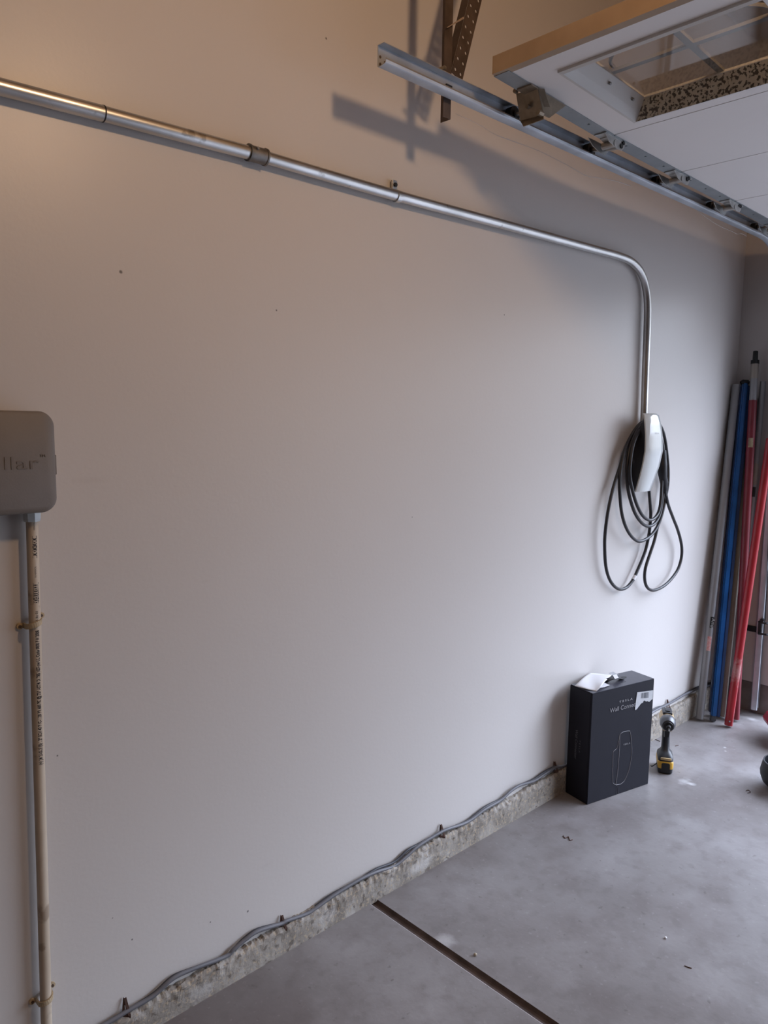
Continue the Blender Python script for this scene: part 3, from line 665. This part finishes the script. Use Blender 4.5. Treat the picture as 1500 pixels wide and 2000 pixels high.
# lid flap on top and left side seam
bm = bmesh.new(); prism(bm, [B(.001, .001, BH+.0004), B(BW-.001, .001, BH+.0004), B(BW-.001, BD-.001, BH+.0004), B(.001, BD-.001, BH+.0004)], (0, 0, .0016)); obj('top_flap', bm, M['carton_top'], bxl)
bm = bmesh.new(); prism(bm, [B(-.0012, .007, .004), B(-.0012, BD-.001, .004), B(-.0012, BD-.001, BH-.002), B(-.0012, .007, BH-.002)], BU*.001); obj('side_flap', bm, M['carton'], bxl)
def onfront(px, py): return hit(px, py, BP, BN)
def front_uv(px, py):
    p = onfront(px, py)-BP; return p.dot(BU), p.z
def ftext(s, px0, py0, px1, py1, size, mt, **k):
    u0, z0 = front_uv(px0, py0); u1, z1 = front_uv(px1, py1)
    text('lettering', s, size, B(u0, -.0015, (z0+z1)/2), BU, (0, 0, 1), mt, bxl, width=abs(u1-u0), **k)
ftext('T E S L A', 1208.5, 1373, 1235, 1366, .0115, M['print'], extrude=.0003, bold=.0003)
ftext('Wall Connec', 1190.5, 1392, 1240, 1379, .026, M['print'], extrude=.0002)
ftext('T E S L A', 1217, 1456, 1230, 1452, .009, M['print'], extrude=.0003, bold=.0002)
def zc(x, y): return (1080+x/5.5556, 1290+y/5.5556)
def fline(name, pts, r=.0009, close=False):
    P = [B(front_uv(*zc(x, y))[0], -.0006, front_uv(*zc(x, y))[1]) for x, y in pts]
    if close: P.append(P[0])
    bm = bmesh.new(); tube(bm, P, r, 6); return obj(name, bm, M['print_dim'] if r < .0008 else M['print'], bxl)
fline('outline_print', [(655, 985), (690, 955), (705, 910), (714, 860), (722, 815), (735, 790), (760, 775), (810, 763), (832, 764), (840, 790), (847, 860), (855, 960), (853, 1010), (845, 1080), (832, 1150), (815, 1210), (795, 1260), (770, 1310), (735, 1340), (685, 1350), (662, 1340), (647, 1325), (645, 1180), (648, 1080), (650, 1010)], close=True)
fline('outline_print', [(724, 805), (722, 900), (715, 1030), (702, 1200), (680, 1345)])
fline('outline_print', [(692, 1352), (687, 1455)], .0007); fline('outline_print', [(710, 1350), (704, 1448)], .0007)
# side print, rotated
def sidetext(s, px, py0, py1, size):
    p0 = hit(px, py0, BP, BU); p1 = hit(px, py1, BP, BU)
    text('lettering', s, size, V(p0)-BU*.0018, (0, 0, -1), (p0-BP).dot(BN) and BN*-1, M['print_dim'], bxl, width=abs(p0.z-p1.z), extrude=.0002)
sidetext('Wall Connector', 1125, 1424, 1482, .018); sidetext('T E S L A', 1132, 1445, 1470, .010)
# torn label
lab = [(910, 345), (1083, 322), (1079, 375), (1075, 418), (1062, 425), (1050, 440), (1038, 447), (1022, 440), (1005, 444), (992, 432), (978, 438), (972, 455), (955, 462), (942, 478), (928, 497), (912, 517), (902, 531), (886, 535), (893, 460)]
bm = bmesh.new(); prism(bm, [B(front_uv(*zc(x, y))[0], -.0022, front_uv(*zc(x, y))[1]) for x, y in lab], BN*.0008)
lb = obj('torn_label', bm, M['label'], bxl); lb['label'] = 'torn white barcode label'
bm = bmesh.new(); random.seed(3); x = 953
while x < 1032:
    wd_ = random.choice((2.0, 3.5, 5)); a = front_uv(*zc(x, 352-(x-953)*.13)); b = front_uv(*zc(x+wd_, 352)); zt = a[1]; z2 = front_uv(*zc(x, 408-(x-953)*.05))[1]
    prism(bm, [B(a[0], -.0026, zt), B(b[0], -.0026, zt), B(b[0], -.0026, z2), B(a[0], -.0026, z2)], BN*.0003); x += wd_+random.choice((2, 3, 5))
obj('barcode', bm, M['label_ink'], lb)
# carry handle on the top, slot and tape
def ontop(px, py, dz=0): return atz(px, py, BH+.002+dz)
bm = bmesh.new(); h0 = zc(555, 225); h1 = zc(640, 178); h2 = zc(690, 172); h3 = zc(745, 190)
w_ = BN*.012
P = [ontop(*zc(560, 232)), ontop(*zc(610, 205), .012), ontop(*zc(665, 192), .016), ontop(*zc(715, 192), .010), ontop(*zc(750, 196), .001)]
P = spline(P, 4)
for i in range(len(P)-1): 
    A_, B_ = P[i], P[i+1]
    prism(bm, [A_-w_, B_-w_, B_+w_, A_+w_], (0, 0, .0016))
obj('carry_handle', bm, M['body'], bxl, smooth=False)
bm = bmesh.new(); ctr = ontop(*zc(755, 186)); ring_ = [ctr+BU*(.022*math.cos(a))+BN*(.010*math.sin(a)) for a in [2*math.pi*k/20 for k in range(20)]]
prism(bm, ring_, (0, 0, .0008)); obj('handle_slot', bm, M['black'], bxl)
bm = bmesh.new(); P = [ontop(*zc(*q), .0015) for q in ((600, 138), (652, 122), (715, 158), (650, 168))]; prism(bm, P, (0, 0, .0006)); obj('tape', bm, M['tape'], bxl)
bm = bmesh.new(); P = [ontop(*zc(*q), .0205) for q in ((650, 162), (690, 150), (712, 188), (672, 202))]; prism(bm, P, (0, 0, .0006)); obj('sticker_highlight', bm, M['paper'], bxl)  # highlight on the handle's clear sticker, put in as a white patch
q = ontop(*zc(700, 252), .0005); text('lettering', 'T E S L A', .012, q, BU, BN, M['print_dim'], bxl, width=(ontop(*zc(795, 232))-q).length, extrude=.0002)
# crumpled instruction sheet on the carton
edge0 = [(235, 275), (292, 218), (345, 172), (400, 135)]; edge1 = [(470, 335), (520, 288), (560, 232), (640, 155)]
bm = bmesh.new(); G = []
for j in range(13):
    t = j/12*3; k = min(int(t), 2); f = t-k
    a = V((*[edge0[k][m_]*(1-f)+edge0[k+1][m_]*f for m_ in (0, 1)], 0)); b = V((*[edge1[k][m_]*(1-f)+edge1[k+1][m_]*f for m_ in (0, 1)], 0))
    row = []
    for i in range(13):
        s = i/12; x = a.x*(1-s)+b.x*s; y = a.y*(1-s)+b.y*s
        hgt = .004+.010*math.sin(math.pi*min(1, j/12))*(.4+.6*s)+.003*math.sin(s*5+j*.4)
        row.append(bm.verts.new(ontop(*zc(x, y), hgt)))
    G.append(row)
for j in range(12):
    for i in range(12): bm.faces.new((G[j][i], G[j][i+1], G[j+1][i+1], G[j+1][i]))
sheet = obj('instruction_sheet', bm, M['paper'], smooth=True); md = sheet.modifiers.new('thickness', 'SOLIDIFY'); md.thickness = .0006
tag(sheet, 'white folded paper sheet lying over the top left edge of the black carton', 'paper')
bm = bmesh.new(); prism(bm, [ontop(*zc(*q), .0026) for q in ((500, 300), (545, 238), (615, 268), (560, 290))], (0, 0, .0006))
tag(obj('instruction_sheet', bm, M['paper']), 'small white paper corner sticking out right of the folded sheet on the carton', 'paper')

# ------------------------------------------------------------------ cordless impact driver
f0 = atz(1298, 1506, 0)
drv = thing('impact_driver', 'yellow and black cordless impact driver standing upright on its battery on the floor', 'power tool', (f0.x+.02, f0.y+.012, 0))
ang = math.atan2(f0.y, f0.x) - math.pi/2 + 0.10      # local -y points to the camera
drv.rotation_euler = (0, 0, ang)
def lo(name, bm, mt, par=drv, smooth=True): return obj(name, bm, mt, par, smooth=smooth, local=(par is drv)) if par is drv else obj(name, bm, mt, par, smooth=smooth, local=True)
bm = bmesh.new()
def rr3(w, l, r, z, oy=0): return [(a, b+oy, z) for a, b in rrect(w, l, r, 5)]
loft(bm, [rr3(.052, .098, .012, 0), rr3(.060, .108, .014, .005), rr3(.062, .110, .014, .026)]); lo('battery', bm, M['tooldark'])
bm = bmesh.new(); loft(bm, [rr3(.0625, .111, .014, .024), rr3(.0645, .112, .014, .030), rr3(.0645, .110, .014, .050), rr3(.060, .104, .014, .055)]); yb = lo('battery_housing', bm, M['yellow'])
bm = bmesh.new(); loft(bm, [[(x, -.0575, z) for x, z in ((-.017, .010), (.017, .010), (.017, .046), (.012, .050), (-.012, .050), (-.017, .046))], [(x*.98, -.050, z) for x, z in ((-.017, .010), (.017, .010), (.017, .046), (.012, .050), (-.012, .050), (-.017, .046))]]); lo('battery_latch', bm, M['black'])
bm = bmesh.new(); loft(bm, [rr3(.062, .104, .016, .053), rr3(.064, .100, .018, .062), rr3(.060, .088, .020, .074), rr3(.046, .060, .018, .083, .004), rr3(.034, .046, .014, .092, .006), rr3(.031, .042, .013, .13, .012), rr3(.031, .043, .013, .168, .020), rr3(.036, .052, .014, .192, .026)])
lo('handle', bm, M['tooldark'])
bm = bmesh.new(); box(bm, (-.022, -.0530, .060), (.022, -.046, .071), .003); lo('logo_band', bm, M['tanplastic'])
bm = bmesh.new()
def hr(y, rx, rz, zc_=.222): return [(rx*math.cos(a), y, zc_+rz*math.sin(a)) for a in [2*math.pi*k/24 for k in range(24)]]
loft(bm, [hr(.075, .018, .018), hr(.072, .026, .027), hr(.055, .030, .032), hr(.0, .031, .033), hr(-.022, .031, .033)]); hd = lo('motor_housing', bm, M['tanplastic'])
bm = bmesh.new(); loft(bm, [hr(-.018, .0325, .0335), hr(-.030, .0335, .0335), hr(-.048, .031, .031, .221), hr(-.062, .0245, .0245, .220), hr(-.064, .019, .019, .220)]); lo('nose_cone', bm, M['toolgrey'])
bm = bmesh.new(); loft(bm, [hr(-.060, .020, .020, .220), hr(-.068, .019, .019, .219), hr(-.069, .012, .012, .219)]); lo('nose_ring', bm, M['black'])
bm = bmesh.new(); loft(bm, [hr(-.065, .010, .010, .219), hr(-.084, .0095, .0095, .218), hr(-.086, .007, .007, .218)]); ck = lo('chuck', bm, M['black'])
bm = bmesh.new(); tube(bm, [(0, -.084, .218), (.001, -.115, .2175)], .0035, 6); lo('bit', bm, M['steel'])
bm = bmesh.new(); box(bm, (-.020, -.012, .246), (.020, .055, .260), .005); box(bm, (-.010, .0, .256), (.012, .04, .264), .003); lo('top_cover', bm, M['tooldark'])
bm = bmesh.new(); loft(bm, [[(a, -.012+.0, z) for a, z in ((-.011, .150), (.011, .150), (.012, .186), (-.012, .186))], [(a, -.030, z) for a, z in ((-.008, .156), (.008, .156), (.011, .186), (-.011, .186))]]); lo('trigger', bm, M['black'])
bm = bmesh.new(); box(bm, (-.018, -.034, .184), (.018, -.010, .192), .003); lo('collar_trim', bm, M['tanplastic'])
bm = bmesh.new(); tube(bm, spline([(-.030, -.010, .030), (-.040, -.018, .022), (-.052, -.022, .014), (-.056, -.014, .012)], 4), .0022, 6); lo('belt_hook', bm, M['black'])

# ------------------------------------------------------------------ poles in the corner
def pole(name, label, foot, top, r, mt, seg=16, group='poles leaning in the corner'):
    t = thing(name, label, 'pole', tuple(foot), group=group)
    bm = bmesh.new(); tube(bm, [foot, top], r, seg); obj('shaft', bm, mt, t, smooth=True); return t
def along(f, t, s): return f+(t-f)*s
F1 = V((3.727, 1.570, .012)); T1 = V((3.985, 1.606, 1.70))
t = pole('painting_pole', 'silver pole with a black and red sticker, leftmost of the poles in corner', F1, T1, .0190, M['alu'])
def band(t, F, T, s0, s1, r, mt, name='sticker', ang0=-2.6, ang1=-1.0):
    a = along(F, T, s0); b = along(F, T, s1); ax = (b-a).normalized()
    bm = bmesh.new(); n = 8; e1 = V((1, 0, 0)); e1 = (e1-ax*e1.dot(ax)).normalized(); e2 = ax.cross(e1)
    R0, R1 = [], []
    for k in range(n+1):
        an = ang0+(ang1-ang0)*k/n; d = e1*math.cos(an)+e2*math.sin(an)
        R0.append((a+d*r, b+d*r)); R1.append((a+d*(r-.001), b+d*(r-.001)))
    vs0 = [(bm.verts.new(x), bm.verts.new(y)) for x, y in R0]; vs1 = [(bm.verts.new(x), bm.verts.new(y)) for x, y in R1]
    for k in range(n):
        bm.faces.new((vs0[k][0], vs0[k+1][0], vs0[k+1][1], vs0[k][1])); bm.faces.new((vs1[k][0], vs1[k][1], vs1[k+1][1], vs1[k+1][0]))
    bm.faces.new([v[0] for v in vs0]+[v[0] for v in vs1[::-1]]); bm.faces.new([v[1] for v in vs0]+[v[1] for v in vs1[::-1]])
    for q, w2 in ((0, 0), (n, 0)):
        bm.faces.new((vs0[q][0], vs0[q][1], vs1[q][1], vs1[q][0]))
    return obj(name, bm, mt, t)
def sof(F, T, py):  # share along a pole that shows at image row py
    lo_, hi_ = 0.0, 1.0
    for _ in range(40):
        md_ = (lo_+hi_)/2; p = along(F, T, md_)-EYE; y = p.dot(dn)/p.dot(fw)*FPX+1000
        if y > py: lo_ = md_
        else: hi_ = md_
    return lo_
s1_ = band(t, F1, T1, sof(F1, T1, 1225), sof(F1, T1, 1204), .0197, M['black_metal'], ang0=-2.75, ang1=-1.6)
a_ = along(F1, T1, sof(F1, T1, 1222)); ax_ = (T1-F1).normalized()
vdir = V((-.92, -.39, 0)); sd_ = ax_.cross(vdir).normalized()
text('lettering', 'Amp', .022, along(F1, T1, sof(F1, T1, 1205))+vdir*.0204+sd_*.006, -ax_, -sd_*-1, M['label'], s1_, extrude=.0002, width=.05)
band(t, F1, T1, sof(F1, T1, 1270), sof(F1, T1, 1242), .0197, M['redsticker'], ang0=-2.95, ang1=-1.9)
# blue rectangular pole
F2 = V((3.768, 1.520, .028)); T2 = V((4.01, 1.575, 1.712))
t = thing('blue_pole', 'bright blue rectangular pole, second from left in corner', 'pole', tuple(F2), group='poles leaning in the corner')
bm = bmesh.new(); up_ = (F2-EYE); up_.z = 0; beam(bm, F2, T2, .028, .034, up=(-.78, -.62, 0), bev=.006); obj('shaft', bm, M['blue'], t, smooth=True)
bm = bmesh.new(); e_ = (T2-F2).normalized(); beam(bm, T2-e_*.012, T2+e_*.010, .039, .037, up=(-.78, -.62, 0), bev=.005); obj('end_cap', bm, M['black'], t)
bm = bmesh.new(); beam(bm, F2-e_*.024, F2+e_*.006, .026, .024, up=(-.78, -.62, 0), bev=.003); obj('foot', bm, M['toolgrey'], t)
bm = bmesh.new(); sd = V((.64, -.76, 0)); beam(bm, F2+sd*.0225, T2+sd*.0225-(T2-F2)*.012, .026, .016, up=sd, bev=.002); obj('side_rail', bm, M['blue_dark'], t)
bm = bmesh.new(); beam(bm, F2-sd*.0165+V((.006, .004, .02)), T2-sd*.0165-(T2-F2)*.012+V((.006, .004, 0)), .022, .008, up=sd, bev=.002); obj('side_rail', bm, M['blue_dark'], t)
F3 = V((3.850, 1.508, .010)); T3 = V((4.030, 1.532, 1.630))
pole('painting_pole', 'plain tan-silver pole between the blue pole and the red poles', F3, T3, .0160, M['alu_tan'])
# telescoping red pole with aluminium tip
F4 = V((3.860, 1.445, .012)); T4 = V((3.995, 1.527, 1.86))
t = thing('telescoping_pole', 'dull red telescoping pole with white section and black threaded tip', 'pole', tuple(F4), group='poles leaning in the corner')
sA = sof(F4, T4, 782); sB = sof(F4, T4, 738); sC = sof(F4, T4, 708)
bm = bmesh.new(); tube(bm, [F4, along(F4, T4, sA)], .0195, 18); obj('shaft', bm, M['reddull'], t, smooth=True)
bm = bmesh.new(); tube(bm, [along(F4, T4, sA-.005), along(F4, T4, sB)], .0175, 18); obj('white_section', bm, M['alu'], t, smooth=True)
bm = bmesh.new(); tube(bm, [along(F4, T4, sB-.002), along(F4, T4, sC)], .0185, 18); obj('grip_section', bm, M['alu_tan'], t, smooth=True)
bm = bmesh.new(); tube(bm, [along(F4, T4, sC-.004), along(F4, T4, sC+.006), along(F4, T4, sC+.0065), along(F4, T4, sC+.03), along(F4, T4, sC+.031), along(F4, T4, 1.0)], [.020, .020, .0125, .0115, .008, .007], 14); obj('threaded_tip', bm, M['black_metal'], t)
band(t, F4, T4, sof(F4, T4, 874), sof(F4, T4, 856), .0203, M['sticker'], ang0=-3.3, ang1=-2.2); band(t, F4, T4, sof(F4, T4, 854), sof(F4, T4, 838), .0203, M['reddull'], ang0=-3.1, ang1=-2.0)
# front red pole
F5 = V((3.757, 1.437, .010)); d5 = (atx(1500, 890, 3.950)-F5); T5 = F5+d5*1.12
T5 = V((3.962, F5.y+d5.y*(3.962-F5.x)/d5.x, F5.z+d5.z*(3.962-F5.x)/d5.x))
t = pole('telescoping_pole', 'bright red scuffed pole leaning furthest forward in the corner', F5, T5, .0195, M['red'])
bm = bmesh.new(); q = along(F5, T5, .018)+V((-.018, -.009, 0)); cyl(bm, q, q+V((-.003, -.0015, 0)), .004, 8); obj('rivet', bm, M['alu'], t)
# thin silver pole with printed stickers
F6 = V((3.955, 1.490, .010)); T6 = atx(1490.5, 745, 4.02)
t = pole('painting_pole', 'thin silver pole with printed stickers, standing between the two red poles', F6, T6, .0140, M['alu'])
band(t, F6, T6, sof(F6, T6, 947), sof(F6, T6, 905), .0147, M['alu_tan'], ang0=-3.4, ang1=-1.2)
band(t, F6, T6, sof(F6, T6, 970), sof(F6, T6, 951), .0147, M['black_metal'], ang0=-3.1, ang1=-2.1)
F7 = atz(1440.5, 1403, 0)+V((0, 0, .006)); T7 = atx(1462, 1080, 4.03)
t = pole('garden_stake', 'very thin tan rod standing behind the red poles near the floor', F7, T7, .0045, M['straw'], 8)
bm = bmesh.new(); tube(bm, [F7, along(F7, T7, .05)], .0075, 10); obj('rod_foot', bm, M['toolgrey'], t)

# ------------------------------------------------------------------ things on the far wall by the door track
bm = bmesh.new(); q = atx(1498, 1110, 4.046); box(bm, q+V((-.003, -.045, -.024)), q+V((.0015, .022, .024)), .002)
pl_ = obj('wall_plate', bm, M['plate']); tag(pl_, 'small grey metal plate on far wall above the black bracket', 'plate')
bm = bmesh.new(); q = atx(1479, 1314, 4.047); box(bm, q+V((-.003, -.020, -.024)), q+V((.0008, .020, .024)), .002)
tag(obj('wall_plate', bm, M['plate']), 'small faded square plate low on far wall just above the curb', 'plate')
rod_x = 3.985
bm = bmesh.new()
for yy in (1216, 1238):
    q = atx(1491, yy, rod_x); tube(bm, [q+V((.03, .022, 0)), q+V((-.002, .020, 0)), q+V((-.008, .010, 0)), q+V((-.006, -.016, 0)), q+V((.02, -.034, 0))], .0055, 8)
q = atx(1487, 1227, rod_x+.015); box(bm, q+V((-.012, -.004, -.034)), q+V((.03, .014, .034)), .004)
obj('track_clasp', bm, M['black_metal'], trk)['label'] = 'black clasp around the vertical track'
bm = bmesh.new(); q = atx(1489, 1211, rod_x+.004); cyl(bm, q+V((-.008, 0, 0)), q+V((.008, 0, 0)), .009, 12); obj('pin_loop', bm, M['black_metal'], trk)
bm = bmesh.new(); tube(bm, [atx(1501, 1050, rod_x+.006), atx(1494.5, 1212, rod_x+.006)], .0016, 6)
tag(obj('lift_cable', bm, M['black_metal']), 'thin dark lift cable just left of the pale vertical door track', 'cable')

# ------------------------------------------------------------------ objects at the right edge, floor debris
c = atz(1534, 1542, 0)
bm = bmesh.new(); lathe(bm, [(.045, 0), (.065, .003), (.088, .025), (.098, .052), (.100, .070), (.093, .103), (.090, .115), (.085, .115), (.087, .103), (.090, .07), (.05, .02)], 36, at=(c.x, c.y, 0))
tag(obj('plastic_tub', bm, M['blackplastic'], smooth=True), 'black round plastic tub on the floor at the right edge', 'tub')
c = atz(1562, 1452, 0)
red = thing('red_container', 'dark red rounded plastic container on the floor beyond the black tub', 'container', (c.x, c.y, 0))
bm = bmesh.new(); lathe(bm, [(.07, 0), (.095, .012), (.135, .055), (.160, .085), (.165, .100), (.150, .128), (.12, .15), (.06, .16)], 10, at=(c.x, c.y, 0)); obj('shell', bm, M['redplastic'], red)
bm = bmesh.new(); lathe(bm, [(.03, .155), (.03, .185), (.026, .19)], 16, at=(c.x, c.y, 0)); obj('cap', bm, M['blackplastic'], red)

def rock(px, py, r, mt, label, name='pebble', cat='pebble'):
    c = atz(px, py, 0); bm = bmesh.new(); bmesh.ops.create_icosphere(bm, subdivisions=2, radius=r)
    for v in bm.verts: v.co = V((v.co.x, v.co.y*.8, v.co.z*.7))*(1+.3*noise.noise(v.co*90+V((px, 0, 0)))) + c + V((0, 0, r*.55))
    tag(obj(name, bm, mt, smooth=True), label, cat)
rock(928, 1866, .0058, M['stone'], 'tiny tan pebble on the floor right of the joint, nearest the camera')
rock(1300, 1833, .0045, M['paper'], 'tiny white chip on the open floor right of centre')
rock(480+210, 1775+0, .006, M['stone'], 'small pale pebble at the foot of the curb just left of the floor joint')
def twig(pts, r, mt, label, name='twig', cat='twig'):
    bm = bmesh.new(); tube(bm, spline([atz(x, y, r) for x, y in pts], 4), r, 6); tag(obj(name, bm, mt, smooth=True), label, cat)
twig([(1337, 1886), (1344, 1889), (1351, 1891)], .0012, M['rust'], 'thin dark twig on the floor at lower right')
twig([(1100, 1632), (1104, 1637), (1110, 1634), (1113, 1641), (1118, 1640)], .0016, M['rust'], 'reddish curled twig on the floor below the black carton')
twig([(1457, 1545), (1461, 1543), (1466, 1547), (1460, 1549)], .0012, M['rust'], 'tiny curled dark scrap on the floor left of the black tub')
twig([(1319, 1457), (1322, 1456), (1325, 1455.5)], .0015, M['rust'], 'short dark fleck on the floor right of the driver')
twig([(1280, 1444), (1285, 1446), (1289, 1448)], .0014, M['rust'], 'thin dark splinter on floor between the carton and the driver')

# ------------------------------------------------------------------ the warm lamp hanging inside the garage (above the frame)
LP = V((1.10, 0.0, 2.66))
lamp = thing('pendant_bulb', 'warm bare bulb hanging from the ceiling above the camera', 'lamp', (LP.x, LP.y, ZC))
em = bpy.data.materials.new('lit_bulb'); em.use_nodes = True
ep = em.node_tree.nodes['Principled BSDF']; ep.inputs['Emission Color'].default_value = (1.0, 0.64, 0.37, 1); ep.inputs['Emission Strength'].default_value = LAMP*10
bm = bmesh.new(); bmesh.ops.create_uvsphere(bm, u_segments=20, v_segments=12, radius=.075)
for v in bm.verts: v.co += LP
obj('bulb', bm, em, lamp, smooth=True)
bm = bmesh.new(); cyl(bm, LP+V((0, 0, .070)), LP+V((0, 0, .12)), .018, 16); obj('socket', bm, M['body'], lamp)
bm = bmesh.new(); cyl(bm, LP+V((0, 0, .12)), (LP.x, LP.y, ZC-.001), .003, 8); obj('cord', bm, M['body'], lamp)
